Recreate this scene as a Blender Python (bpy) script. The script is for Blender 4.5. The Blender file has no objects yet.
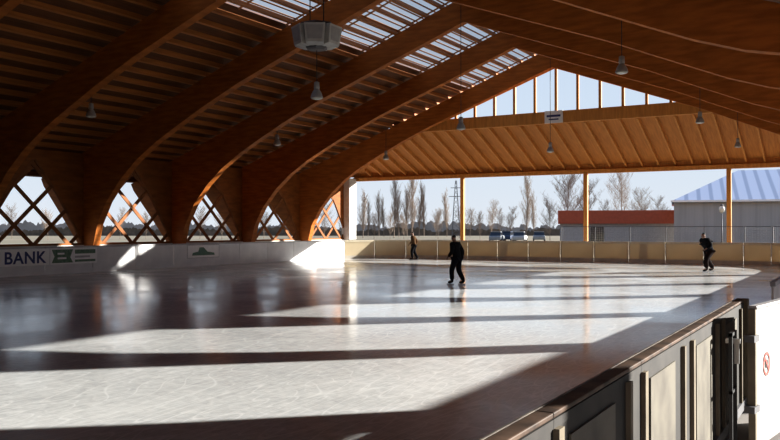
import bpy, math, random, bmesh
from mathutils import Vector, Matrix
random.seed(7)
sc = bpy.context.scene
COL = sc.collection
F = 812.0
A = math.radians(30.3)
SA, CA = math.sin(A), math.cos(A)
def P(px, d):
    r = (px-390.0)/F*d
    return (-SA*d+CA*r, CA*d+SA*r)
CX = -15.6
GZ = -0.06

# ---------------------------------------------------------------- materials
def mat(name, col, rough=0.7, col2=None, scale=4.0, stretch=(1,1,1), bump=0.0, metal=0.0, detail=4, spec=0.5, lo=0.35, hi=0.65, transl=0.0):
    m = bpy.data.materials.new(name); m.use_nodes = True
    nt = m.node_tree; b = nt.nodes['Principled BSDF']
    b.inputs['Roughness'].default_value = rough
    b.inputs['Metallic'].default_value = metal
    b.inputs['Specular IOR Level'].default_value = spec
    b.inputs['Base Color'].default_value = (*col, 1)
    if col2 is None: col2 = tuple(c*0.85 for c in col)
    tc = nt.nodes.new('ShaderNodeTexCoord'); mp = nt.nodes.new('ShaderNodeMapping')
    mp.inputs['Scale'].default_value = stretch
    n = nt.nodes.new('ShaderNodeTexNoise'); n.inputs['Scale'].default_value = scale; n.inputs['Detail'].default_value = detail
    cr = nt.nodes.new('ShaderNodeValToRGB')
    cr.color_ramp.elements[0].color = (*col, 1); cr.color_ramp.elements[1].color = (*col2, 1)
    cr.color_ramp.elements[0].position = lo; cr.color_ramp.elements[1].position = hi
    nt.links.new(tc.outputs['Object'], mp.inputs[0]); nt.links.new(mp.outputs[0], n.inputs['Vector'])
    nt.links.new(n.outputs['Fac'], cr.inputs[0]); nt.links.new(cr.outputs[0], b.inputs['Base Color'])
    if bump:
        bp = nt.nodes.new('ShaderNodeBump'); bp.inputs['Strength'].default_value = bump; bp.inputs['Distance'].default_value = 0.02
        nt.links.new(n.outputs['Fac'], bp.inputs['Height']); nt.links.new(bp.outputs[0], b.inputs['Normal'])
    if transl:
        t=nt.nodes.new('ShaderNodeBsdfTranslucent'); mx=nt.nodes.new('ShaderNodeMixShader'); mx.inputs[0].default_value=transl
        nt.links.new(cr.outputs[0],t.inputs[0]); nt.links.new(b.outputs[0],mx.inputs[1]); nt.links.new(t.outputs[0],mx.inputs[2])
        nt.links.new(mx.outputs[0],nt.nodes['Material Output'].inputs[0])
    return m

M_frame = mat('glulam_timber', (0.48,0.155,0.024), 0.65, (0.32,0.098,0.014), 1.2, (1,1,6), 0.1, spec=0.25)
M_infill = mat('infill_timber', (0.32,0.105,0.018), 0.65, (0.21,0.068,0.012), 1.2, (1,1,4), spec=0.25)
M_lattice = mat('lattice_timber', (0.30,0.11,0.026), 0.65, (0.20,0.072,0.018), 2, (1,1,1), spec=0.25)
M_purlin = mat('purlin_timber', (0.50,0.19,0.042), 0.6, (0.35,0.13,0.028), 2.0, (4,0.3,4))
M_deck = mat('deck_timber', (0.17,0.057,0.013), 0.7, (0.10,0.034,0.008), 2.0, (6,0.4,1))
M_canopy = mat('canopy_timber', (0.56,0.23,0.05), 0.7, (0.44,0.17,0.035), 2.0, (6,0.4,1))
M_post = mat('post_timber', (0.62,0.28,0.06), 0.6, (0.48,0.20,0.04), 3, (3,3,0.4))
M_white = mat('white_board', (0.74,0.74,0.74), 0.4, (0.64,0.64,0.65), 1.5, (1,1,1))
M_tan = mat('tan_board', (0.82,0.71,0.50), 0.5, (0.76,0.65,0.45), 1.0, transl=0.15)
M_tanrail = mat('tan_rail', (0.84,0.76,0.58), 0.5)
M_rail = mat('grey_rail', (0.45,0.45,0.46), 0.4)
M_kick = mat('kick_plate', (0.70,0.65,0.56), 0.4, (0.60,0.56,0.49), 3)
M_conc = mat('concrete', (0.33,0.31,0.29), 0.85, (0.25,0.23,0.22), 0.8, bump=0.2)
M_ground = mat('winter_field', (0.25,0.205,0.14), 0.95, (0.18,0.155,0.10), 0.08, detail=8)
M_bark = mat('bare_bark', (0.27,0.20,0.155), 0.95, (0.19,0.145,0.11), 6)
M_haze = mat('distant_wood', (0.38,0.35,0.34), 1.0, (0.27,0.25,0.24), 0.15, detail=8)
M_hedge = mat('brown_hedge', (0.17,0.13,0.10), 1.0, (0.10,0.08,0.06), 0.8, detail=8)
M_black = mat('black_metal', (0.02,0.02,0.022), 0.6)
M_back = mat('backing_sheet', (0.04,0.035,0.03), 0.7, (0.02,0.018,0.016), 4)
M_steel = mat('galvanised_steel', (0.45,0.45,0.45), 0.35, metal=0.8)
M_darksteel = mat('dark_steel', (0.13,0.13,0.14), 0.6)
M_lamp = mat('lamp_grey', (0.36,0.36,0.36), 0.5)
M_cluster = mat('speaker_grey', (0.52,0.52,0.50), 0.6)
M_lens = mat('lamp_lens', (0.65,0.65,0.60), 0.15)
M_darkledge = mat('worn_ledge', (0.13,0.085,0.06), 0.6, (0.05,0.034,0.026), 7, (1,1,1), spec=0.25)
M_highlight = mat('ledge_highlight', (0.30,0.27,0.23), 0.6, (0.13,0.11,0.10), 6)  # paler tone that paints the highlight line on the ledge
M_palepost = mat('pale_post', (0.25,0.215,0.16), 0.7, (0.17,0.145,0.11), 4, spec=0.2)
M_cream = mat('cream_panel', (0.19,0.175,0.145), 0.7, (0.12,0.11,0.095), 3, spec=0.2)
M_plaster = mat('white_plaster', (0.70,0.68,0.64), 0.8)
M_red = mat('red_fascia', (0.50,0.105,0.045), 0.6)
M_greywall = mat('grey_cladding', (0.42,0.415,0.405), 0.7, (0.36,0.355,0.345), 0.6, (6,6,0.2))
M_winwhite = mat('pale_wall', (0.45,0.42,0.40), 0.7)
M_darkglass = mat('dark_glass', (0.03,0.035,0.045), 0.08)
M_blue = mat('sign_blue', (0.02,0.03,0.16), 0.5)
M_green = mat('sign_green', (0.08,0.17,0.10), 0.6, (0.16,0.25,0.17), 8)
M_palegreen = mat('sign_pale_green', (0.08,0.18,0.11), 0.5)
M_signred = mat('sign_red', (0.50,0.12,0.10), 0.5)
M_signwhite = mat('sign_white', (0.88,0.88,0.87), 0.4, (0.82,0.82,0.81))
M_gate = mat('gate_white', (0.44,0.43,0.41), 0.6, (0.38,0.37,0.35), 2)
M_skin = mat('skin', (0.30,0.17,0.12), 0.6)
M_cl_black = mat('black_cloth', (0.010,0.010,0.013), 0.95, spec=0.1)
M_cl_navy = mat('navy_cloth', (0.012,0.013,0.02), 0.95, spec=0.1)
M_cl_olive = mat('brown_cloth', (0.09,0.05,0.025), 0.95, spec=0.1)
M_cl_maroon = mat('maroon_cloth', (0.018,0.010,0.009), 0.95, spec=0.1)
M_hair = mat('dark_hair', (0.02,0.014,0.01), 0.7)
M_blade = mat('blade_steel', (0.6,0.6,0.62), 0.2, metal=1)
M_tyre = mat('tyre', (0.02,0.02,0.02), 0.8)

def ribbed(name, c1, c2, sc_, axis='X'):
    m = bpy.data.materials.new(name); m.use_nodes = True
    nt = m.node_tree; b = nt.nodes['Principled BSDF']; b.inputs['Roughness'].default_value = 0.45
    tc = nt.nodes.new('ShaderNodeTexCoord'); w = nt.nodes.new('ShaderNodeTexWave')
    w.bands_direction = axis; w.inputs['Scale'].default_value = sc_
    cr = nt.nodes.new('ShaderNodeValToRGB'); cr.color_ramp.elements[0].color = (*c2,1); cr.color_ramp.elements[1].color=(*c1,1)
    cr.color_ramp.elements[0].position=0.1; cr.color_ramp.elements[1].position=0.35
    nt.links.new(tc.outputs['Object'], w.inputs['Vector']); nt.links.new(w.outputs['Fac'], cr.inputs[0]); nt.links.new(cr.outputs[0], b.inputs['Base Color'])
    return m
M_blueroof = ribbed('ribbed_roof', (0.52,0.57,0.68), (0.33,0.38,0.49), 0.32)

def ice_mat():
    m = bpy.data.materials.new('scraped_ice'); m.use_nodes = True
    nt = m.node_tree; N = nt.nodes; L = nt.links; b = N['Principled BSDF']
    tc = N.new('ShaderNodeTexCoord')
    n1 = N.new('ShaderNodeTexNoise'); n1.inputs['Scale'].default_value = 0.35; n1.inputs['Detail'].default_value = 6; n1.inputs['Distortion'].default_value=0.6
    n2 = N.new('ShaderNodeTexNoise'); n2.inputs['Scale'].default_value = 6.0; n2.inputs['Detail'].default_value = 10; n2.inputs['Distortion'].default_value=1.0
    L.new(tc.outputs['Object'], n1.inputs['Vector']); L.new(tc.outputs['Object'], n2.inputs['Vector'])
    def scr(scale, dist, rot, st, w, k=9.0):
        mp = N.new('ShaderNodeMapping'); mp.inputs['Rotation'].default_value=(0,0,rot); mp.inputs['Scale'].default_value=st
        L.new(tc.outputs['Object'], mp.inputs[0])
        n = N.new('ShaderNodeTexNoise'); n.inputs['Scale'].default_value=scale; n.inputs['Detail'].default_value=0.0; n.inputs['Distortion'].default_value=dist
        L.new(mp.outputs[0], n.inputs['Vector'])
        s = N.new('ShaderNodeMath'); s.operation='MULTIPLY'; s.inputs[1].default_value=k; L.new(n.outputs['Fac'], s.inputs[0])
        p = N.new('ShaderNodeMath'); p.operation='PINGPONG'; p.inputs[1].default_value=0.5; L.new(s.outputs[0], p.inputs[0])
        t = N.new('ShaderNodeMapRange'); t.inputs['From Min'].default_value=0.0; t.inputs['From Max'].default_value=w; t.inputs['To Min'].default_value=1; t.inputs['To Max'].default_value=0
        L.new(p.outputs[0], t.inputs['Value']); return t.outputs[0]
    outs=[scr(1.0,0.0,0.5,(1,0.10,1),0.05,22),scr(1.4,0.0,2.1,(1,0.10,1),0.05,18),scr(0.9,0.0,1.3,(1,0.10,1),0.05,22),scr(1.7,0.0,2.7,(1,0.10,1),0.06,16),scr(1.1,0.0,0.05,(1,0.10,1),0.04,20)]
    cur=outs[0]
    for o_ in outs[1:]:
        a = N.new('ShaderNodeMath'); a.operation='MAXIMUM'; L.new(cur,a.inputs[0]); L.new(o_,a.inputs[1]); cur=a.outputs[0]
    cr = N.new('ShaderNodeValToRGB'); cr.color_ramp.elements[0].color=(0.50,0.52,0.53,1); cr.color_ramp.elements[1].color=(0.69,0.71,0.71,1)
    cr.color_ramp.elements[0].position=0.36; cr.color_ramp.elements[1].position=0.64
    mx = N.new('ShaderNodeMath'); mx.operation='MULTIPLY_ADD'; mx.inputs[1].default_value=0.45
    h = N.new('ShaderNodeMath'); h.operation='MULTIPLY'; h.inputs[1].default_value=0.55
    L.new(n2.outputs['Fac'],h.inputs[0]); L.new(n1.outputs['Fac'],mx.inputs[0]); L.new(h.outputs[0],mx.inputs[2]); L.new(mx.outputs[0],cr.inputs[0])
    mix = N.new('ShaderNodeMix'); mix.data_type='RGBA'; mix.inputs[7].default_value=(0.92,0.94,0.94,1)
    f = N.new('ShaderNodeMath'); f.operation='MULTIPLY'; f.inputs[1].default_value=0.45; L.new(cur,f.inputs[0])
    L.new(f.outputs[0],mix.inputs[0]); L.new(cr.outputs[0],mix.inputs[6]); L.new(mix.outputs[2],b.inputs['Base Color'])
    rr = N.new('ShaderNodeMapRange'); rr.inputs['From Min'].default_value=0.35; rr.inputs['From Max'].default_value=0.65
    rr.inputs['To Min'].default_value=0.09; rr.inputs['To Max'].default_value=0.20
    L.new(n1.outputs['Fac'],rr.inputs['Value']); L.new(rr.outputs[0],b.inputs['Roughness'])
    b.inputs['IOR'].default_value=1.33
    bp = N.new('ShaderNodeBump'); bp.inputs['Strength'].default_value=0.10; bp.inputs['Distance'].default_value=0.01
    L.new(n2.outputs['Fac'],bp.inputs['Height']); L.new(bp.outputs[0],b.inputs['Normal'])
    return m
M_ice = ice_mat()

def sky_pane_mat(name, tint, tr):
    m = bpy.data.materials.new(name); m.use_nodes=True
    nt=m.node_tree; nt.nodes.clear()
    o=nt.nodes.new('ShaderNodeOutputMaterial'); t=nt.nodes.new('ShaderNodeBsdfTransparent'); d=nt.nodes.new('ShaderNodeBsdfTranslucent')
    n=nt.nodes.new('ShaderNodeTexNoise'); n.inputs['Scale'].default_value=0.8
    cr=nt.nodes.new('ShaderNodeValToRGB'); cr.color_ramp.elements[0].color=(*tint,1); cr.color_ramp.elements[1].color=tuple(c*0.8 for c in tint)+(1,)
    mx=nt.nodes.new('ShaderNodeMixShader'); mx.inputs[0].default_value=1-tr
    nt.links.new(n.outputs['Fac'],cr.inputs[0]); nt.links.new(cr.outputs[0],t.inputs[0]); nt.links.new(cr.outputs[0],d.inputs[0])
    nt.links.new(t.outputs[0],mx.inputs[1]); nt.links.new(d.outputs[0],mx.inputs[2]); nt.links.new(mx.outputs[0],o.inputs[0])
    return m
M_skylight = sky_pane_mat('skylight_pane',(0.86,0.83,0.78),0.6)

# ---------------------------------------------------------------- helpers
def link(o, parent=None):
    COL.objects.link(o)
    if parent is not None: o.parent = parent
    return o
def meta(o, label=None, cat=None, group=None, kind=None):
    if label: o['label']=label
    if cat: o['category']=cat
    if group: o['group']=group
    if kind: o['kind']=kind
    return o
def mesh(name, verts, faces, m, parent=None, smooth=False, bevel=0):
    me = bpy.data.meshes.new(name); me.from_pydata([tuple(v) for v in verts],[],faces); me.materials.append(m); me.validate(); me.update()
    if smooth:
        for p in me.polygons: p.use_smooth=True
    o = bpy.data.objects.new(name, me); link(o,parent)
    if bevel:
        b=o.modifiers.new('b','BEVEL'); b.width=bevel; b.segments=2; b.limit_method='ANGLE'
    return o
def boxdata(lo, hi, base=0):
    x0,y0,z0=lo; x1,y1,z1=hi
    v=[(x0,y0,z0),(x1,y0,z0),(x1,y1,z0),(x0,y1,z0),(x0,y0,z1),(x1,y0,z1),(x1,y1,z1),(x0,y1,z1)]
    f=[(0,3,2,1),(4,5,6,7),(0,1,5,4),(1,2,6,5),(2,3,7,6),(3,0,4,7)]
    return v,[tuple(i+base for i in q) for q in f]
def box(name, lo, hi, m, parent=None, bevel=0):
    v,f=boxdata(lo,hi); return mesh(name,v,f,m,parent,bevel=bevel)
def boxes(name, lst, m, parent=None, bevel=0):
    V=[];Fc=[]
    for lo,hi in lst:
        v,f=boxdata(lo,hi,len(V)); V+=v; Fc+=f
    return mesh(name,V,Fc,m,parent,bevel=bevel)
def empty(name, loc=(0,0,0), rz=0):
    o=bpy.data.objects.new(name,None); o.location=loc; o.rotation_euler=(0,0,rz); o.empty_display_size=0.2; link(o); return o
def prism(name, prof, axis, a, b, m, parent=None, bevel=0):
    n=len(prof); V=[]
    for t in (a,b):
        for u,z in prof: V.append((t,u,z) if axis=='x' else (u,t,z))
    Fc=[tuple(range(n)),tuple(range(2*n-1,n-1,-1))]
    for i in range(n):
        j=(i+1)%n; Fc.append((i,i+n,j+n,j))
    o=mesh(name,V,Fc,m,parent,bevel=bevel)
    bm=bmesh.new(); bm.from_mesh(o.data); bmesh.ops.recalc_face_normals(bm,faces=bm.faces); bm.to_mesh(o.data); bm.free()
    return o
def lathe(name, prof, seg, m, parent=None, smooth=True, loc=(0,0,0)):
    V=[];Fc=[]
    for r,z in prof:
        for i in range(seg):
            t=2*math.pi*i/seg; V.append((r*math.cos(t),r*math.sin(t),z))
    n=len(prof)
    for k in range(n-1):
        for i in range(seg):
            j=(i+1)%seg; Fc.append((k*seg+i,k*seg+j,(k+1)*seg+j,(k+1)*seg+i))
    Fc.append(tuple(range(seg-1,-1,-1))); Fc.append(tuple((n-1)*seg+i for i in range(seg)))
    o=mesh(name,V,Fc,m,parent,smooth); o.location=loc; return o
def copy_tree(src):
    c=src.copy(); COL.objects.link(c)
    for ch in src.children:
        k=ch.copy(); k.parent=c; COL.objects.link(k)
        for g in ch.children:
            q=g.copy(); q.parent=k; COL.objects.link(q)
    return c

# ---------------------------------------------------------------- setting: ground, ice
g=box('floor',(-37,-14,-0.25),(5.6,53,-0.02),M_conc); meta(g,kind='structure')
gr=mesh('ground',[(-900,-300,GZ),(500,-300,GZ),(500,900,GZ),(-900,900,GZ)],[(0,1,2,3)],M_ground)
meta(gr,'flat brown winter field around the rink hall','ground',kind='structure')
XL,XR,YF=-30.2,-1.2,48.0; R=8.0; RR_=4.5
def arc(cx,cy,a0,a1,n,r):
    return [(cx+r*math.cos(math.radians(a0+(a1-a0)*i/n)),cy+r*math.sin(math.radians(a0+(a1-a0)*i/n))) for i in range(n+1)]
icepts=[(XL,-9.5),(XR,-9.5)]+arc(XR-RR_,YF-RR_,0,90,14,RR_)+arc(XL+R,YF-R,90,180,14,R)
n=len(icepts)
V=[(x,y,-0.015) for x,y in icepts]+[(x,y,0.0) for x,y in icepts]
ice=mesh('ice_sheet',V,[tuple(range(n,2*n))]+[(i,(i+1)%n,(i+1)%n+n,i+n) for i in range(n)],M_ice)
meta(ice,'large glossy scraped ice surface with skate marks','ice rink')

# ---------------------------------------------------------------- rink boards
BH=1.20
def board_proto(L, mface, mrail, mkick, th):
    e=empty('rink_board')
    box('board_panel',(0.01,0.0,0.2),(L-0.01,0.03,BH-th),mface,e)
    box('kick_plate',(0.0,-0.012,0.0),(L,0.03,0.2),mkick,e)
    box('top_rail',(0.0,-0.02,BH-th),(L,0.06,BH),mrail,e,bevel=0.01)
    box('support_post',(0.02,0.03,0.0),(0.07,0.06,BH-th),M_steel,e)
    return e
def place(e,p0,p1):
    dx,dy=p1[0]-p0[0],p1[1]-p0[1]
    e.location=(p0[0],p0[1],0.0); e.rotation_euler=(0,0,math.atan2(dy,dx))
protos={}
def add_board(p0,p1,kind,label,grp):
    L=round(math.hypot(p1[0]-p0[0],p1[1]-p0[1])-0.016,3)
    key=(L,kind)
    if key not in protos:
        mf,mr,mk,th={'white':(M_white,M_rail,M_white,.07),'tan':(M_tan,M_tanrail,M_kick,.12)}[kind]
        e=board_proto(L,mf,mr,mk,th); protos[key]=e
    else:
        e=copy_tree(protos[key])
    place(e,p0,p1); meta(e,label,'rink board',grp); return e
y=10.0
while y<39.9:
    add_board((XL,y),(XL,y+2.5),'white','white rink dasher board panel along the timber frames','white rink boards'); y+=2.5
c=arc(XL+R,YF-R,180,90,6,R)
for i in range(6):
    k='white' if i<2 else 'tan'
    add_board(c[i],c[i+1],k,('white curved rink board in sunlight' if k=='white' else 'tan rink board panel in the rounded corner'),k+' rink boards')
xs=XL+R; nfar=8; Lf=(XR-RR_-xs)/nfar
for i in range(nfar):
    add_board((xs+i*Lf,YF),(xs+(i+1)*Lf,YF),'tan','cream-yellow rink board panel below the open gable end','tan rink boards')
c2=arc(XR-RR_,YF-RR_,90,0,5,RR_)
for i in range(5):
    add_board(c2[i],c2[i+1],'tan','tan rink board panel in the rounded corner','tan rink boards')
y=YF-RR_
while y>15.4:
    add_board((XR,y),(XR,y-2.75),'white','white rink dasher board panel along the walkway','white rink boards'); y-=2.75
def wire_panel(L):
    e=empty('mesh_fence')
    box('fence_post',(0,0,0),(0.04,0.04,2.1),M_darksteel,e)
    box('fence_rail',(0,0.005,2.06),(L,0.035,2.09),M_darksteel,e)
    lst=[]
    x=0.14
    while x<L: lst.append(((x,0.02,1.2),(x+.007,0.027,2.06))); x+=.14
    z=1.3
    while z<2.05: lst.append(((0.02,.015,z),(L,.022,z+.007))); z+=.14
    boxes('wire_mesh',lst,M_steel,e)
    return e
wp={}
def add_wire(p0,p1):
    dx,dy=p1[0]-p0[0],p1[1]-p0[1]; L=round(math.hypot(dx,dy)-.01,3)
    e=copy_tree(wp[L]) if L in wp else wp.setdefault(L,wire_panel(L))
    nx,ny=-dy/L,dx/L
    e.location=(p0[0]+nx*.12,p0[1]+ny*.12,0); e.rotation_euler=(0,0,math.atan2(dy,dx))
    meta(e,'see-through wire mesh fence panel behind the tan boards','mesh fence','wire mesh fence panels')
for i in range(3,nfar): add_wire((xs+i*Lf,YF),(xs+(i+1)*Lf,YF))
for i in range(2): add_wire(c2[i],c2[i+1])

def near_section(y0,y1):
    e=empty('rink_board',(XR,y0,0)); L=y1-y0-0.004
    box('board_panel',(-0.0,0.0,0.03),(0.02,L,1.17),M_white,e)
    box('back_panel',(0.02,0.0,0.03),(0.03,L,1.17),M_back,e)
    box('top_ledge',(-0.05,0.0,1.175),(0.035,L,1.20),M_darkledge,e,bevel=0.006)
    box('highlight_strip',(-0.06,0.0,1.16),(-0.05,L,1.202),M_highlight,e)  # painted highlight along the inner ledge edge
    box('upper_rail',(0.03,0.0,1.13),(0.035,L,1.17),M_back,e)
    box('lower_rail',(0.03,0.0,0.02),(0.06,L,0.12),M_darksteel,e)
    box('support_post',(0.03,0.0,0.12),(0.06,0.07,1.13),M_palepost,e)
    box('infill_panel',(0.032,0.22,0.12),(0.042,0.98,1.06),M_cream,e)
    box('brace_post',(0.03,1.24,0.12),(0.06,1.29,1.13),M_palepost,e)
    meta(e,'rink board with thin worn brown ledge and dim beige rear panel','rink board','near rink boards with ledge')
yy=-4.6
while yy<9.0:
    near_section(yy,yy+1.6); yy+=1.6
YE=yy
pe=box('board_end_post',(XR-0.05,YE,0.0),(XR+0.08,YE+0.1,1.21),M_palepost,bevel=0.01); meta(pe,'beige square post ending the rink board at the gate','post')
gt=empty('rink_gate',(-0.85,7.95,0),math.radians(-9.5))
GH=1.27
box('gate_panel',(-0.04,0.0,0.02),(0.0,1.6,GH),M_gate,gt)
box('gate_rail',(-0.06,-0.02,GH),(0.02,1.62,GH+.03),M_rail,gt,bevel=0.008)
box('gate_frame',(-0.05,-0.04,0.0),(0.01,0.0,GH),M_palepost,gt)
for z in (0.35,0.98): box('gate_hinge',(-0.07,-0.10,z),(0.02,0.06,z+.06),M_darksteel,gt)
seg=32;V=[];Fc=[]; sy,sz=0.34,0.74
for i in range(seg):
    t=2*math.pi*i/seg
    for r in (0.085,0.11): V.append((0.006,sy+r*math.cos(t),sz+r*math.sin(t)))
for i in range(seg):
    j=(i+1)%seg; Fc.append((2*i,2*i+1,2*j+1,2*j))
s=math.sqrt(.5)*0.09; w=0.009; nv=len(V)
V+=[(0.007,sy-s-w,sz+s-w),(0.007,sy-s+w,sz+s+w),(0.007,sy+s+w,sz-s+w),(0.007,sy+s-w,sz-s-w)]; Fc.append((nv,nv+1,nv+2,nv+3))
mesh('prohibition_sign',V,Fc,M_signred,gt)
V=[(0.004,sy+0.05*math.cos(t*.52),sz+0.04*math.sin(t*.52)) for t in range(12)]
mesh('sign_pictogram',V,[tuple(range(12))],M_tyre,gt)
meta(gt,'open white rink gate with red prohibition sign','gate')
lt=empty('gate_latch',(-1.03,7.62,0))
boxes('latch_bracket',[((0,0,0.0),(0.03,0.03,1.08)),((0,0,1.05),(0.03,0.30,1.08)),((0,0,0.55),(0.03,0.30,0.575)),((0,0.27,0.0),(0.03,0.30,1.08))],M_black,lt)
box('latch_bolt',(-0.04,0.1,0.98),(0.08,0.16,1.02),M_steel,lt)
box('latch_handle',(0.03,0.12,0.80),(0.07,0.15,1.0),M_steel,lt)
meta(lt,'black steel latch frame beside the rink gate','latch')

# ---------------------------------------------------------------- advertising on left boards
def board_sign(name,y0,y1,z0,z1,label,m=None):
    e=empty(name,(XL+0.016,y0,z0)); box('sign_panel',(0,0,0),(0.012,y1-y0,z1-z0),m or M_signwhite,e); meta(e,label,'sign'); return e
sg=board_sign('advertising_sign',18.6,22.68,0.42,1.12,'white advertising board reading BANK in dark blue')
def text(s,size,loc,m,parent,rot=(math.pi/2,0,math.pi/2)):
    cu=bpy.data.curves.new('lettering','FONT'); cu.body=s; cu.size=size; cu.extrude=0.004; cu.offset=0.014; cu.space_character=1.08
    o=bpy.data.objects.new('lettering',cu); COL.objects.link(o)
    dg=bpy.context.evaluated_depsgraph_get(); me=bpy.data.meshes.new_from_object(o.evaluated_get(dg)); 
    bpy.data.objects.remove(o); me.materials.clear(); me.materials.append(m)
    q=bpy.data.objects.new('lettering',me); q.location=loc; q.rotation_euler=rot; link(q,parent); return q
text('BANK',0.70,(0.018,1.96,0.10),M_blue,sg)
sg2=board_sign('advertising_sign',22.75,25.2,0.42,1.12,'faded green and white advertising banner beside the BANK board')
V=[(0.016,0.06,0.06),(0.016,1.15,0.06),(0.016,1.00,0.30),(0.016,1.15,0.64),(0.016,0.06,0.64),(0.016,0.20,0.34)]
mesh('sign_emblem',V,[tuple(range(6))],M_green,sg2)
boxes('sign_mark',[((0.019,0.35,0.22),(0.022,0.80,0.30)),((0.019,0.35,0.42),(0.022,0.70,0.50))],M_signwhite,sg2)
boxes('sign_stripe',[((0.014,1.25,0.44),(0.018,2.35,0.62)),((0.014,1.25,0.08),(0.018,2.35,0.18))],M_green,sg2)
box('sign_line',(0.014,1.25,0.26),(0.018,2.05,0.35),M_rail,sg2)
sg3=board_sign('advertising_sign',30.9,33.3,0.42,1.12,'white advertising board with dark green emblem')
V=[(0.016,0.35,0.14),(0.016,2.05,0.14),(0.016,2.0,0.26),(0.016,1.5,0.32),(0.016,1.2,0.56),(0.016,0.9,0.56),(0.016,0.8,0.34),(0.016,0.4,0.28)]
mesh('sign_emblem',V,[tuple(range(8))],M_palegreen,sg3)
boxes('sign_border',[((0.014,0.0,0.0),(0.018,2.4,0.03)),((0.014,0.0,0.67),(0.018,2.4,0.70)),((0.014,0,0),(0.018,0.03,0.70)),((0.014,2.37,0),(0.018,2.4,0.70))],M_rail,sg3)

# ---------------------------------------------------------------- glulam frames
low=[(17.45,0.0),(17.4,1.1),(17.1,2.2),(16.45,3.3),(15.5,4.35),(14.4,5.25),(13.15,6.02),(11.9,6.65),(10.0,7.55),(8.06,8.38),(0.0,11.35)]
lowR=[(19.75,0.0),(19.75,4.3),(19.5,5.1),(18.9,5.65),(17.8,5.95),(16.6,5.98),(15.4,6.0),(14.3,6.1),(13.1,6.35),(11.9,6.75),(10.0,7.55),(8.06,8.38)]  # unseen right legs moved out and slimmed to shape their shadows on the ice
TOP=12.5; SL=0.37
KX=14.8  # unseen right eave kept high and flat past here to let low sun in
def topz(dx):
    if dx<=KX: return TOP-SL*dx
    return TOP-SL*KX
outL=[(0.0,TOP),(21.4,TOP-SL*21.4),(21.2,4.2),(20.1,3.0),(19.1,1.9),(18.4,1.1),(18.25,0.0)]
outR=[(0.0,TOP),(KX,topz(KX)),(20.65,topz(20.65)),(20.6,3.0),(20.6,0.0)]
prof=[(CX-u,z) for u,z in low]+[(CX+u,z) for u,z in reversed(lowR)]+[(CX+u,z) for u,z in reversed(outR[1:])]+[(CX,TOP)]+[(CX-u,z) for u,z in outL[1:]]
FY=[45.5-6*i for i in range(9)]
TH=0.19
fr=prism('glulam_arch',prof,'y',-TH,TH,M_frame)
bm=bmesh.new(); bm.from_mesh(fr.data); bmesh.ops.triangulate(bm,faces=[f for f in bm.faces if len(f.verts)>4]); bm.to_mesh(fr.data); bm.free()
for i,y in enumerate(FY):
    o=fr if i==0 else fr.copy()
    if i: COL.objects.link(o)
    o.location=(0,y,-0.02)
    meta(o,('curved glulam timber arch at the open gable end' if i==0 else 'curved glulam timber arch spanning the ice rink'),'timber arch','curved glulam arches')

def purlin(side,dx,y0,y1):
    flat=(side>0 and dx>KX)
    z=topz(dx) if side>0 else TOP-SL*dx
    ang=0.0 if flat else math.atan(SL)*( 1 if side<0 else -1)
    o=box('roof_purlin',(-0.05,y0,0.0),(0.05,y1,0.22),M_purlin)
    o.location=(CX+side*dx,0,z-0.005); o.rotation_euler=(0,-ang,0)
    meta(o,'long timber roof purlin under the deck boards','purlin','roof purlins'); return o
for side,mx in ((-1,21.2),(1,20.4)):
    dx=0.35
    while dx<mx:
        yend=46.1 if dx<11.0 else min(52.0,45.9+(dx-11.3)/6.7*6.2)
        purlin(side,dx,-11.0,yend); dx+=0.80

def zr(dx): return (topz(dx) if dx>0 else TOP+SL*dx)+0.235
deck=[]
def quad(a,b,c,d): deck.append([a,b,c,d])
def pt(dx,y): return (CX+dx,y,zr(dx))
SK0,SK1=-5.6,-0.4
quad(pt(0,-12),pt(SK1,-12),pt(SK1,46.3),pt(0,46.3))
quad(pt(SK0,-12),pt(-11.3,-12),pt(-11.3,46.3),pt(SK0,46.3))
quad(pt(-11.3,-12),pt(-21.8,-12),pt(-21.8,52.6),pt(-18.0,52.2))
deck.append([pt(-11.3,-12),pt(-18.0,52.2),pt(-11.3,45.9)])
quad(pt(0,-12),pt(11.3,-12),pt(11.3,46.3),pt(0,46.3))
quad(pt(11.3,-12),pt(KX,-12),pt(KX,49.2),pt(11.3,45.9))
quad(pt(KX,-12),pt(20.7,-12),pt(20.7,52.2),pt(KX,49.2))
V=[];Fc=[]
for q in deck:
    b=len(V); V+=q; Fc.append(tuple(range(b,b+len(q))))
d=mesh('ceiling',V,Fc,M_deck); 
bm=bmesh.new(); bm.from_mesh(d.data); bmesh.ops.remove_doubles(bm,verts=bm.verts,dist=0.001); bmesh.ops.recalc_face_normals(bm,faces=bm.faces); 
for f in bm.faces:
    if f.normal.z<0: f.normal_flip()
bm.to_mesh(d.data); bm.free()
so=d.modifiers.new('s','SOLIDIFY'); so.thickness=0.08; so.offset=1
meta(d,kind='structure')
sk=mesh('window_9',[pt(SK0,-12),pt(SK0,46.3),pt(SK1,46.3),pt(SK1,-12)],[(0,1,2,3)],M_skylight); meta(sk,kind='structure')
V=[];Fc=[]
def slab(p0,p1,p2,p3,h):
    base=len(V)
    for dz in (-.01,-.01-h):
        for p in (p0,p1,p2,p3): V.append((p[0],p[1],p[2]+dz))
    Fc.extend([tuple(i+base for i in q) for q in [(0,1,2,3),(4,7,6,5),(0,4,5,1),(1,5,6,2),(2,6,7,3),(3,7,4,0)]])
yy=-11.5
while yy<46.3:
    w=.03; slab(pt(SK0,yy-w),pt(SK1,yy-w),pt(SK1,yy+w),pt(SK0,yy+w),.06); yy+=3.0
u=SK0+.2
while u<SK1:
    slab(pt(u-.025,-11.9),pt(u+.025,-11.9),pt(u+.025,46.2),pt(u-.025,46.2),.03); u+=0.31
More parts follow.
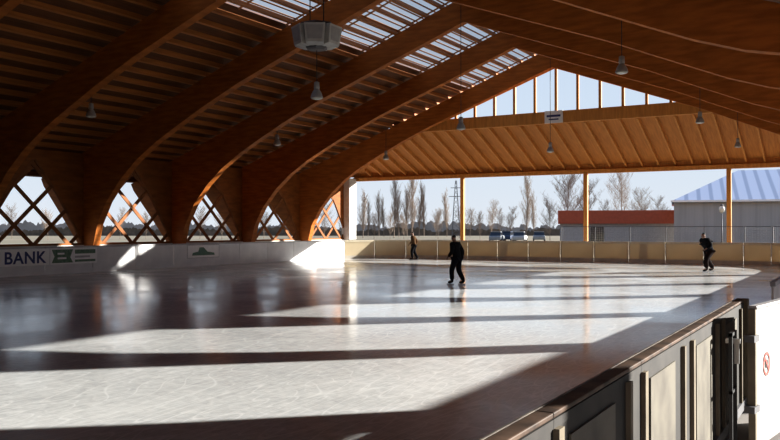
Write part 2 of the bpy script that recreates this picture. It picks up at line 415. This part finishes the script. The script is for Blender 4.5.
gb=mesh('glazing_bar',V,Fc,M_purlin,sk)

GY=45.95
gbm=box('gable_beam',(CX-11.2,GY-0.02,8.15),(CX+11.2,GY+0.26,8.85),M_post,bevel=0.015); meta(gbm,'heavy horizontal timber beam under the gable glazing','beam')
lst=[]
for k in range(-5,6):
    u=k*1.3
    lst.append(((CX+u-.075,GY+.02,8.85),(CX+u+.075,GY+.16,TOP-SL*abs(u)-0.05)))
gw=boxes('window_8',lst,M_post); meta(gw,kind='structure')
tr=mesh('trim_1',[(CX-9.9,GY+.02,8.84),(CX,GY+.02,TOP-0.02),(CX+9.9,GY+.02,8.84),(CX+7.0,GY+.02,8.84),(CX,GY+.02,TOP-1.1),(CX-7.0,GY+.02,8.84)],[(0,5,4,1),(1,4,3,2)],M_post)
s_=tr.modifiers.new('s','SOLIDIFY'); s_.thickness=.08; meta(tr,kind='structure')

CY0,CY1=46.0,52.2
def zc(y): return 8.5-(y-CY0)*0.40
cv=[(CX-11.3,CY0,zc(CY0)),(CX+11.3,CY0,zc(CY0)),(CX+18.0,CY1,zc(CY1)),(CX-18.0,CY1,zc(CY1))]
cp=mesh('ceiling.001',cv,[(0,1,2,3)],M_canopy); s_=cp.modifiers.new('s','SOLIDIFY'); s_.thickness=0.07; s_.offset=1; meta(cp,kind='structure')
u=-17.4
while u<17.5:
    y0=CY0+0.3 if abs(u)<11.0 else CY0+0.3+(abs(u)-11.0)/6.7*6.0
    if y0<51.6:
        V=[]
        for y in (y0,CY1-0.02):
            for xx,zz in ((-.05,-.27),(.05,-.27),(.05,-.01),(-.05,-.01)): V.append((CX+u+xx,y,zc(y)+zz))
        o=mesh('canopy_rafter',V,[(0,1,2,3),(7,6,5,4),(0,4,5,1),(1,5,6,2),(2,6,7,3),(3,7,4,0)],M_post)
        meta(o,'sloping narrow timber rafter under the end canopy','rafter','canopy rafters')
    u+=1.0
eb=box('eave_beam',(CX-17.9,51.75,5.52),(CX+17.9,51.98,5.78),M_post,bevel=0.01); meta(eb,'long timber eave beam carried by posts','beam')
fb=box('trim_3',(CX-17.95,52.0,5.55),(CX+17.95,52.12,6.12),M_post); meta(fb,kind='structure')
for x in (CX-8.8,CX,CX+8.65):
    o=box('timber_post',(x-0.13,51.74,-0.02),(x+0.13,51.99,5.52),M_post,bevel=0.02); meta(o,'square orange timber post carrying the canopy eave','post','canopy posts')

# ---------------------------------------------------------------- left wall with pointed lattice windows
WX=-33.75
wr=box('wall_end',(WX-0.1,50.8,1.15),(WX+0.55,51.74,5.7),M_plaster); meta(wr,kind='structure')
wb=box('sky_block_back',(-36,-12.3,-0.02),(5.2,-12,12.6),M_deck); meta(wb,kind='structure')  # unseen wall added behind the camera to hold back sky light
OPEN=[(-2.78,1.15),(-2.3,2.0),(-1.2,3.7),(0,5.2),(1.2,3.7),(2.3,2.0),(2.78,1.15)]
centers=[48.5,42.5,36.5,30.5,24.5,18.5,12.5]
V=[];Fc=[]
for k,yc in enumerate(centers):
    ya,yb=yc-3+TH+.01,yc+3-TH-.01
    base=len(V)
    outer=[(ya,1.15),(ya,2.0),(ya,3.7),(yc,5.72),(yb,3.7),(yb,2.0),(yb,1.15)]
    inner=[(yc+a,b_) for a,b_ in OPEN]
    for x in (WX-.05,WX+.05):
        for p in outer+inner: V.append((x,p[0],p[1]))
    for i in range(6):
        Fc.append((base+i,base+i+1,base+7+i+1,base+7+i)); Fc.append((base+14+i,base+14+7+i,base+14+7+i+1,base+14+i+1))
        Fc.append((base+7+i,base+7+i+1,base+21+i+1,base+21+i))
    b2=len(V)
    for x in (WX-.05,WX+.05):
        for p in ((ya,3.7),(ya,5.72),(yc,5.72),(yb,5.72),(yb,3.7)): V.append((x,p[0],p[1]))
    for o_ in (0,5):
        Fc.append((b2+o_,b2+o_+1,b2+o_+2)); Fc.append((b2+o_+2,b2+o_+3,b2+o_+4))
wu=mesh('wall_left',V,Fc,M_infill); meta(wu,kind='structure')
for k,yc in enumerate(centers+[6.5,0.5]):
    wl=box('wall_left_base',(WX-0.12,yc-3+TH+.01,-0.02),(WX+0.12,yc+3-TH-.01,1.15),M_plaster); meta(wl,kind='structure')
    hgt=3.65 if abs(yc-18.5)<.1 else 1.1
    wq=box('sun_block_right',(4.55,yc-3+TH+.01,-0.02),(4.65,yc+3-TH-.01,hgt),M_infill); meta(wq,kind='structure')  # unseen wall added to block sun, taller in the bay facing the gate opening
    if yc<15:
        wq=box('sun_block_right_upper',(4.55,yc-3+TH+.01,3.66),(4.65,yc+3-TH-.01,6.95),M_infill); meta(wq,kind='structure')  # unseen upper panel added to keep sun off the nearest ice
def inside(y,z):
    res=False; pts=OPEN; j=len(pts)-1
    for i in range(len(pts)):
        if (pts[i][1]>z)!=(pts[j][1]>z) and y<(pts[j][0]-pts[i][0])*(z-pts[i][1])/(pts[j][1]-pts[i][1])+pts[i][0]: res=not res
        j=i
    return res
def lattice(yc,idx):
    V=[];Fc=[]
    z0=1.15; w=0.125; sl=0.95
    for sgn in (1,-1):
        c=-12.0
        while c<12.5:
            ys=[]
            for t in range(0,601):
                y=-2.8+5.6*t/600; z=z0+sgn*sl*(y-c)
                if inside(y,z): ys.append(y)
            if len(ys)>12:
                a,b=ys[0]-.04,ys[-1]+.04; base=len(V)
                za,zb=z0+sgn*sl*(a-c),z0+sgn*sl*(b-c)
                x0,x1=(-.05,0.0) if sgn>0 else (0.0,.05)
                for x in (x0,x1):
                    V+=[(x,a,za-w),(x,b,zb-w),(x,b,zb+w),(x,a,za+w)]
                Fc+=[tuple(i+base for i in q) for q in [(0,1,2,3),(7,6,5,4),(0,4,5,1),(1,5,6,2),(2,6,7,3),(3,7,4,0)]]
            c+=2.0
    v,f=boxdata((-.08,-2.7,z0),(.08,2.7,z0+.1),len(V)); V+=v;Fc+=f
    for i in range(6):
        a,b=OPEN[i],OPEN[i+1]; base=len(V)
        dy,dz=b[0]-a[0],b[1]-a[1]; L=math.hypot(dy,dz); ny,nz=-dz/L*.10,dy/L*.10
        for x in (.05,.07):
            V+=[(x,a[0],a[1]),(x,b[0],b[1]),(x,b[0]+ny,b[1]+nz),(x,a[0]+ny,a[1]+nz)]
        Fc+=[tuple(i_+base for i_ in q) for q in [(0,1,2,3),(7,6,5,4),(0,4,5,1),(1,5,6,2),(2,6,7,3),(3,7,4,0)]]
    o=mesh('window_%d'%idx,V,Fc,M_lattice); o.location=(WX,yc,0); meta(o,kind='structure')
for i,yc in enumerate(centers): lattice(yc,i+1)

# ---------------------------------------------------------------- hanging lamps
def pendant():
    e=empty('pendant_lamp')
    lathe('lamp_shade',[(0.08,0.13),(0.12,0.08),(0.17,-0.02),(0.20,-0.12),(0.21,-0.15)],20,M_lamp,e)
    lathe('lamp_housing',[(0.05,0.38),(0.09,0.36),(0.10,0.16),(0.08,0.12)],16,M_lamp,e)
    lathe('lamp_lens',[(0.20,-0.155),(0.17,-0.19),(0.06,-0.22)],20,M_lens,e)
    return e
spots=[(CX,33.0,6.6),(CX,45.0,6.55),(-26.6,21.9,6.6),(-26.7,33.9,6.55),(-26.6,45.0,6.6),(-5.6,21.9,6.3),(-5.6,33.9,6.3),(-5.6,45.0,6.3),(CX,21.9,6.45)]
proto=pendant()
lamps=[proto]+[copy_tree(proto) for _ in spots[1:]]
for i,(x,y,z) in enumerate(spots):
    e=lamps[i]
    e.location=(x,y,z); meta(e,'grey bell-shaped hall lamp hanging on a cable','lamp','hanging hall lamps')
    zt=TOP-SL*abs(x-CX); sc_=1.0
    if 5<=i<=7: sc_=0.82
    e.scale=(sc_,)*3
    if i==8: zt=7.86
    lathe('cable',[(0.014,0.37),(0.014,(zt-z)/sc_)],6,M_black,e)
e=empty('speaker_cluster',(CX,21.9,8.3)); e.scale=(.92,.92,.92)
lathe('mounting_plate',[(0.3,0.40),(0.62,0.42),(0.62,0.48),(0.2,0.5)],6,M_darksteel,e,smooth=False)
lathe('cluster_core',[(0.30,-0.46),(0.42,-0.40),(0.42,0.42)],6,M_darksteel,e,smooth=False)
for i in range(6):
    t=2*math.pi*(i+0.5)/6
    V=[(-.26,.36,-.38),(.26,.36,-.38),(.32,.74,-.32),(-.32,.74,-.32),(-.24,.36,.38),(.24,.36,.38),(.38,.84,.34),(-.38,.84,.34)]
    o=mesh('speaker_cabinet',V,[(0,3,2,1),(4,5,6,7),(0,1,5,4),(1,2,6,5),(2,3,7,6),(3,0,4,7)],M_cluster,e,bevel=.015); o.rotation_euler=(0,0,t)
    V=[(-.25,.772,-.22),(.25,.772,-.22),(.31,.842,.26),(-.31,.842,.26)]
    o=mesh('speaker_grille',V,[(0,1,2,3)],M_lamp,e); o.rotation_euler=(0,0,t)
for a in (0.3,-0.3):
    lathe('hanging_rod',[(0.02,0.46),(0.02,4.4)],6,M_black,e,loc=(a,0,0))
meta(e,'grey faceted loudspeaker cluster hung below the ridge','loudspeaker')
e=empty('beam_sign',(CX-0.1,GY-0.06,8.15))
box('sign_panel',(-0.55,-0.03,0),(0.55,0.03,0.72),M_signwhite,e)
boxes('sign_marking',[((-0.42,-0.036,0.36),(0.42,-0.031,0.48)),((-0.30,-0.036,0.18),(0.30,-0.031,0.25))],M_blue,e)
meta(e,'small white sign mounted on the gable beam','sign')

# ---------------------------------------------------------------- people
def skin_obj(name, verts, edges, radii, m, parent, levels=2):
    me=bpy.data.meshes.new(name); me.from_pydata(verts,edges,[]); o=bpy.data.objects.new(name,me); COL.objects.link(o)
    sk=o.modifiers.new('k','SKIN'); sk.use_smooth_shade=True
    sd=o.modifiers.new('d','SUBSURF'); sd.levels=levels; sd.render_levels=levels
    for i,r in enumerate(radii):
        s=me.skin_vertices[0].data[i]; s.radius=r if isinstance(r,tuple) else (r,r); s.use_root=(i==0)
    bpy.context.view_layer.update()
    dg=bpy.context.evaluated_depsgraph_get(); nm=bpy.data.meshes.new_from_object(o.evaluated_get(dg)); bpy.data.objects.remove(o)
    nm.materials.clear(); nm.materials.append(m)
    for p in nm.polygons: p.use_smooth=True
    q=bpy.data.objects.new(name,nm); link(q,parent); return q
def person(loc, rz, lean, headtilt, feet, knees, elbows, hands, mj, mt, mhat, label, scale=1.0, hipz=0.98, hat=False, bulk=1.0):
    e=empty('person',loc,rz); e.scale=(scale,)*3
    pel=Vector((0,0,hipz)); t=Vector((0,math.sin(lean),math.cos(lean)))
    waist=pel+t*0.17; chest=pel+t*0.34; up=pel+t*0.46; neck=pel+t*0.53
    ht=Vector((0,math.sin(headtilt),math.cos(headtilt))); fw=Vector((0,math.cos(headtilt),-math.sin(headtilt)))
    jaw=neck+ht*0.07+fw*0.015; mid=neck+ht*0.15+fw*0.025; crown=neck+ht*0.235+fw*0.01
    V=[pel,waist,chest,up,neck,jaw,mid,crown]; Rr=[(.14,.11),(.12,.095),(.15,.11),(.11,.085),.05,.062,(.078,.088),(.055,.06)]
    E=[(i,i+1) for i in range(7)]
    nose=mid+fw*0.10-ht*0.02; V.append(nose); Rr.append(.012); E.append((6,8))
    for s in (-1,1): V.append(mid+Vector((s*0.088,0,0))-ht*.01-fw*.015); Rr.append(.016); E.append((6,len(V)-1))
    SH=[]
    for k,s in enumerate((-1,1)):
        sh=up+Vector((s*0.17,0,-0.0)); el=Vector(elbows[k]); ha=Vector(hands[k]); SH.append(sh)
        b=len(V); V+=[sh,el,ha]; Rr+=[.058,.042,.028]; E+=[(3,b),(b,b+1),(b+1,b+2)]
        dr=(ha-el).normalized(); side=dr.cross(Vector((0,1,0.3))).normalized(); out=dr.cross(side).normalized()
        palm=ha+dr*0.07; V.append(palm); Rr.append((.034,.02)); E.append((b+2,b+3)); pb=b+3
        for fi,(off,ln) in enumerate(((-.03,.065),(-.01,.075),(.01,.07),(.028,.055))):
            k0=palm+side*off+dr*0.025; k1=k0+dr*ln*0.5+out*0.012; k2=k1+dr*ln*0.35+out*0.028
            c=len(V); V+=[k0,k1,k2]; Rr+=[.010,.009,.008]; E+=[(pb,c),(c,c+1),(c+1,c+2)]
        th0=ha+dr*0.035-side*0.035; th1=th0+dr*0.035-side*0.015+out*0.015
        c=len(V); V+=[th0,th1]; Rr+=[.012,.010]; E+=[(b+2,c),(c,c+1)]
        hp=pel+Vector((s*0.10,0,-0.07)); kn=Vector(knees[k]); ft=Vector(feet[k])
        an=ft+Vector((0,-0.04,0.15)); toe=ft+Vector((0,0.13,0.10))
        c=len(V); V+=[hp,kn,an,toe]; Rr+=[.09,.056,.042,.035]; E+=[(0,c),(c,c+1),(c+1,c+2),(c+2,c+3)]
    skin_obj('body',V,E,Rr,M_skin,e)
    B=bulk
    low_=pel-t*0.09
    V=[waist,chest,up,neck-t*0.01,low_]; Rr=[(.165*B,.135*B),(.20*B,.15*B),(.15*B,.12*B),.075,(.175*B,.145*B)]; E=[(0,1),(1,2),(2,3),(0,4)]
    for k,s in enumerate((-1,1)):
        b=len(V); el=Vector(elbows[k]); ha=Vector(hands[k])
        V+=[SH[k],el,ha]; Rr+=[.09*B,.072*B,.052*B]; E+=[(2,b),(b,b+1),(b+1,b+2)]
    skin_obj('jacket',V,E,Rr,mj,e)
    V=[pel]; Rr=[(.16,.13)]; E=[]
    for k,s in enumerate((-1,1)):
        hp=pel+Vector((s*0.10,0,-0.08)); kn=Vector(knees[k]); ft=Vector(feet[k]); an=ft+Vector((0,-0.04,0.17))
        b=len(V); V+=[hp,kn,(kn+an)/2,an]; Rr+=[.115*B,.09*B,.082*B,.074*B]; E+=[(0,b),(b,b+1),(b+1,b+2),(b+2,b+3)]
    skin_obj('trousers',V,E,Rr,mt,e)
    for k,s in enumerate((-1,1)):
        ft=Vector(feet[k])
        skin_obj('skate_boot',[ft+Vector((0,-0.04,0.26)),ft+Vector((0,-0.045,0.12)),ft+Vector((0,0.05,0.09)),ft+Vector((0,0.15,0.085))],[(0,1),(1,2),(2,3)],[.052,.052,.045,.035],M_cl_black,e)
        box('skate_blade',(ft.x-0.004,ft.y-0.11,ft.z+0.0),(ft.x+0.004,ft.y+0.19,ft.z+0.05),M_blade,e)
    hc=mid+ht*0.035-fw*0.03
    if hat: skin_obj('knit_hat',[hc-fw*0.0,hc+ht*0.05,hc+ht*0.10],[(0,1),(1,2)],[(.10,.105),(.092,.095),(.05,.05)],mhat,e)
    else: skin_obj('hair',[hc-ht*0.05-fw*0.025,hc+ht*0.01,hc+ht*0.065],[(0,1),(1,2)],[(.075,.06),(.088,.088),(.06,.065)],mhat,e)
    for s in (-1,1): lathe('eye',[(0.003,-0.010),(0.010,-0.004),(0.010,0.004),(0.003,0.010)],8,M_signwhite,e,loc=tuple(mid+fw*0.086+Vector((s*0.032,0,0))+ht*0.008))
    meta(e,label,'person'); return e
left_rz=math.atan2(-0.5045,-0.8634)-math.pi/2
person((*P(457,28.5),0.0), left_rz-0.75, math.radians(10), math.radians(16),
   feet=[(-.11,0.17,0),(.11,-0.16,0)], knees=[(-.11,0.16,.52),(.11,0.02,.52)],
   elbows=[(-.26,0.02,1.16),(.28,-0.04,1.17)], hands=[(-.20,0.22,1.0),(.27,0.03,0.90)],
   mj=M_cl_black, mt=M_cl_navy, mhat=M_hair, label='skater in dark jacket and dark trousers gliding on the ice', scale=1.0, bulk=1.06)
person((*P(414,50.5),0.0), left_rz-0.3, math.radians(8), math.radians(4),
   feet=[(-.11,0.10,0),(.11,-0.14,0)], knees=[(-.11,0.12,.52),(.11,0.02,.52)],
   elbows=[(-.28,0.02,1.17),(.28,-0.12,1.18)], hands=[(-.24,0.20,1.02),(.28,-0.04,.92)],
   mj=M_cl_olive, mt=M_cl_black, mhat=M_hair, label='upright skater in brown jacket beside the rink boards', scale=1.0, bulk=1.12)
person((*P(709,36.9),0.0), left_rz+0.35, math.radians(28), math.radians(14),
   feet=[(-.22,0.36,0),(.24,-0.36,0)], knees=[(-.19,0.36,.50),(.20,-0.08,.50)],
   elbows=[(-.40,0.24,1.10),(.42,-0.16,1.20)], hands=[(-.38,0.48,1.00),(.52,-0.46,1.12)],
   mj=M_cl_black, mt=M_cl_maroon, mhat=M_hair, label='skater in black jacket bending forward with legs apart', scale=1.08, hipz=0.92, bulk=1.3)

# ---------------------------------------------------------------- trees
def tube(V,Fc,a,b,ra,rb,n=4):
    ax=(b-a).normalized(); s=ax.orthogonal().normalized(); t=ax.cross(s); base=len(V)
    for p,r in ((a,ra),(b,rb)):
        for i in range(n):
            th=2*math.pi*i/n; V.append(p+s*r*math.cos(th)+t*r*math.sin(th))
    for i in range(n):
        j=(i+1)%n; Fc.append((base+i,base+j,base+n+j,base+n+i))
def tree_mesh(name,h,spread,upness,levels,seed,cnts,ratio,thick,segs0=6,wob=0.12,minr=0.010):
    rnd=random.Random(seed); V=[];Fc=[]
    def grow(p,d,ln,r,lv):
        segs=segs0 if lv==0 else 3
        q=p; dd=d
        for k in range(segs):
            ww=wob*(0.4 if lv==0 else 1)
            nd=(dd+Vector((rnd.uniform(-1,1),rnd.uniform(-1,1),rnd.uniform(-.3,1)*upness))*ww).normalized()
            r2=r*(1-(0.8/segs))
            nq=q+nd*ln/segs
            tube(V,Fc,q,nq,r,r2,5 if lv==0 else 3)
            if lv<levels and not(lv==0 and k==0):
                for _ in range(cnts[lv]):
                    bp=q.lerp(nq,rnd.random())
                    az=rnd.uniform(0,2*math.pi); side=Vector((math.cos(az),math.sin(az),0))
                    bd=(side*spread+Vector((0,0,upness))+nd*0.3).normalized()
                    hf=1.0-0.55*(k/segs) if lv==0 else 1.0
                    grow(bp,bd,ln*rnd.uniform(*ratio[min(lv,len(ratio)-1)])*hf,max(r2*0.42,minr),lv+1)
            q=nq; dd=nd; r=r2
    grow(Vector((0,0,0)),Vector((0,0,1)),h,h*thick,0)
    me=bpy.data.meshes.new(name); me.from_pydata([tuple(v) for v in V],[],Fc); me.materials.append(M_bark); return me
pop=[tree_mesh('poplar',10,0.6,1.1,3,s,(8,3,2),((.20,.40),(.35,.5)),0.009,8,0.10,0.009) for s in (1,2,9,11)]
rnd_=[tree_mesh('bare_tree',7.5,0.95,0.8,3,s,(6,4,3),((.36,.54),(.35,.5)),0.010,5,0.15,0.008) for s in (3,4,5)]
def put_tree(px,d,h,kind):
    ml=pop if kind=='poplar' else rnd_; me=random.choice(ml)
    base=10 if kind=='poplar' else 7.5
    o=bpy.data.objects.new(kind,me); x,y=P(px,d); o.location=(x,y,GZ-.02); s=h/base
    o.scale=(s*random.uniform(.8,1.15),)*2+(s,); o.rotation_euler=(0,0,random.uniform(0,6.28)); link(o)
    meta(o,('tall slender bare poplar beyond the rink' if kind=='poplar' else 'bare spreading winter tree beyond the rink'),'tree',('bare poplars' if kind=='poplar' else 'bare winter trees'))
for px,d,h in [(363,165,8.2),(368,184,7.2),(379,204,9.4),(384,184,8.0),(394,162,10.6),(399,184,8.6),(407,206,10.8),(412,162,11.2),(419,186,11.0),(424,208,9.4),(447,190,9.2),(526,150,10.4),(534,170,8.0)]:
    put_tree(px,d,h,'poplar')
for px,d,h in [(550,108,5.2),(566,94,7.8),(584,108,7.0),(604,122,5.2),(622,96,7.8),(644,110,6.2),(660,126,5.8),(438,140,4.6),(462,152,5.0),(480,136,4.2),(491,158,6.2),(510,142,4.8),
               (374,139,3.8),(390,140,4.2),(404,136,3.6),(436,174,5.2),(470,178,5.6),(500,180,5.4),
               (12,150,5.2),(48,140,4.6),(120,150,4.8),(146,144,4.2),(200,150,5.0),(222,142,4.6),(264,150,5.0),(288,144,4.6),(324,150,5.4),(342,168,5.0)]:
    put_tree(px,d,h,'bare_tree')
def strip(name,d,K,h0,lo,hi,amp,m,label,px0=-250,px1=1150):
    V=[];Fc=[];hh=h0
    for i in range(K):
        px=px0+(px1-px0)*i/(K-1)
        r=(px-390)/F*d; x=-SA*d+CA*r; y=CA*d+SA*r
        hh+=random.uniform(-.5,.5)*amp+(h0-hh)*.08; hh=max(lo,min(hi,hh))
        V+=[(x,y,-.3),(x,y,hh+random.uniform(-.4,.4)*amp)]
    for i in range(K-1): Fc.append((2*i,2*i+2,2*i+3,2*i+1))
    w=mesh(name,V,Fc,m); meta(w,label,name.split('_')[-1],kind='stuff')
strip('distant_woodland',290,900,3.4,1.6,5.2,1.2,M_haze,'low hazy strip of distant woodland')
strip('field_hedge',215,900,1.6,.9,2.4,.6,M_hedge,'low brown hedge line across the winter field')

# ---------------------------------------------------------------- buildings outside
def oriented(name,px,d,rz): 
    x,y=P(px,d); return empty(name,(x,y,GZ),rz)
vr=A
e=oriented('low_building',560,84,vr-math.atan(170/812))
box('building_wall',(0,0,0),(14.5,8,2.9),M_winwhite,e)
box('roof_fascia',(-0.2,-0.3,2.5),(14.7,8.2,3.85),M_red,e)
box('door_opening',(3.0,-0.05,0.0),(4.4,0.02,2.2),M_darkglass,e)
meta(e,'long low flat-roofed building with rust-red fascia','building')
e=oriented('storage_hall',674,68,vr-math.atan(284/812))
box('building_wall',(0,0,0),(24,12,4.35),M_greywall,e)
mesh('hall_roof',[(-0.2,-0.3,4.3),(24,-0.3,4.3),(24,8,7.3),(5.5,8,7.3),(-0.2,16.3,4.3),(24,16.3,4.3)],[(0,1,2,3),(3,2,5,4),(0,3,4)],M_blueroof,e)
box('roof_gutter',(-0.25,-0.42,4.2),(24,-0.28,4.36),M_signwhite,e)
meta(e,'grey industrial hall with pale blue ribbed metal roof','building')
e=oriented('street_lamp',722,56,vr)
lathe('lamp_pole',[(0.05,0.0),(0.045,1.5),(0.03,3.1)],10,M_darksteel,e)
lathe('lamp_globe',[(0.06,3.1),(0.15,3.2),(0.2,3.35),(0.16,3.5),(0.06,3.6)],16,M_lens,e)
lathe('lamp_cap',[(0.10,3.58),(0.14,3.6),(0.03,3.7)],16,M_darksteel,e)
meta(e,'pole street lamp with pale globe before the grey hall','street lamp')
e=oriented('lattice_mast',456,170,vr)
V=[];Fc=[]
H=12.0
def leg(t): return 0.75*(1-t)+0.12
for k in range(12):
    t0,t1=k/12,(k+1)/12
    for sx,sy_ in ((-1,-1),(1,-1),(1,1),(-1,1)):
        a=Vector((sx*leg(t0),sy_*leg(t0),H*t0)); b=Vector((sx*leg(t1),sy_*leg(t1),H*t1)); tube(V,Fc,a,b,.06,.06,4)
    a=Vector((-leg(t0),-leg(t0),H*t0)); b=Vector((leg(t1),-leg(t1),H*t1)); tube(V,Fc,a,b,.04,.04,3)
    a=Vector((leg(t0),leg(t0),H*t0)); b=Vector((-leg(t1),leg(t1),H*t1)); tube(V,Fc,a,b,.04,.04,3)
mesh('mast_frame',V,Fc,M_darksteel,e)
for z,wd in ((8.6,1.5),(10.4,1.1)): box('cross_arm',(-wd,-.06,z),(wd,.06,z+.12),M_darksteel,e)
meta(e,'thin lattice power mast standing in the field','power mast')

def car(px,d,rz,m,label):
    e=oriented('car',px,d,rz)
    body=[(-2.1,.35),(-2.15,.75),(-2.0,.95),(-1.2,1.0),(1.0,1.0),(1.95,.88),(2.15,.65),(2.1,.35)]
    cab=[(-1.9,.98),(-1.35,1.48),(0.2,1.50),(1.05,1.0)]
    prism('car_body',body,'y',-.85,.85,m,e,bevel=.06)
    prism('car_window',[(a*.97,b-.02) for a,b in cab],'y',-.74,.74,M_darkglass,e,bevel=.03)
    box('car_roof',(-1.38,-.70,1.45),(0.22,.70,1.54),m,e,bevel=.03)
    for x in (-1.35,1.35):
        for y in (-.8,.8):
            w_=lathe('wheel',[(.12,-.1),(.32,-.1),(.33,.0),(.32,.1),(.12,.1)],16,M_tyre,e,loc=(x,y,.33)); w_.rotation_euler=(math.pi/2,0,0)
    meta(e,label,'car','parked cars')
M_carw=mat('car_paint_white',(0.42,0.42,0.42),.6,spec=.2); M_cars=mat('car_paint_silver',(0.28,0.29,0.30),.5,spec=.2); M_carb=mat('car_paint_blue',(0.06,0.08,0.13),.5,spec=.2)
car(497,116,vr+1.3,M_cars,'silver parked car behind the rink boards')
car(508,122,vr+1.2,M_carb,'blue parked car behind the rink boards')
car(520,116,vr+1.3,M_carw,'white parked car behind the rink boards')
car(539,120,vr+1.4,M_cars,'silver parked car behind the rink boards')

# ---------------------------------------------------------------- light & sky
sd=bpy.data.lights.new('sun','SUN'); sd.energy=16.0; sd.angle=math.radians(0.55); sd.color=(1.0,0.96,0.89)
so=bpy.data.objects.new('sun',sd); link(so)
az=math.radians(47); el=math.radians(16.9)
dirs=Vector((math.sin(az)*math.cos(el),math.cos(az)*math.cos(el),math.sin(el)))
so.rotation_euler=dirs.to_track_quat('Z','Y').to_euler(); so.location=(30,60,30)
w=bpy.data.worlds.new('World'); sc.world=w; w.use_nodes=True; nt=w.node_tree
bg=nt.nodes['Background']; tc=nt.nodes.new('ShaderNodeTexCoord'); sp=nt.nodes.new('ShaderNodeSeparateXYZ'); cr=nt.nodes.new('ShaderNodeValToRGB')
nt.links.new(tc.outputs['Generated'],sp.inputs[0]); nt.links.new(sp.outputs['Z'],cr.inputs[0]); nt.links.new(cr.outputs[0],bg.inputs[0])
el0=cr.color_ramp.elements; el0[0].position=0.0; el0[0].color=(0.76,0.81,0.87,1); el0[1].position=0.9; el0[1].color=(0.20,0.34,0.66,1)
q=el0.new(0.12); q.color=(0.66,0.76,0.88,1); q=el0.new(0.4); q.color=(0.50,0.63,0.84,1)
bg.inputs[1].default_value=1.05

cam=bpy.data.cameras.new('camera'); co=bpy.data.objects.new('camera',cam); link(co)
cam.sensor_width=36; cam.lens=F/780*36; cam.clip_end=3000; cam.clip_start=0.05
co.location=(0,0,2.0); co.rotation_euler=(math.radians(90.56),0,A)
sc.camera=co
sc.view_settings.view_transform='Standard'
sc.view_settings.gamma=0.88
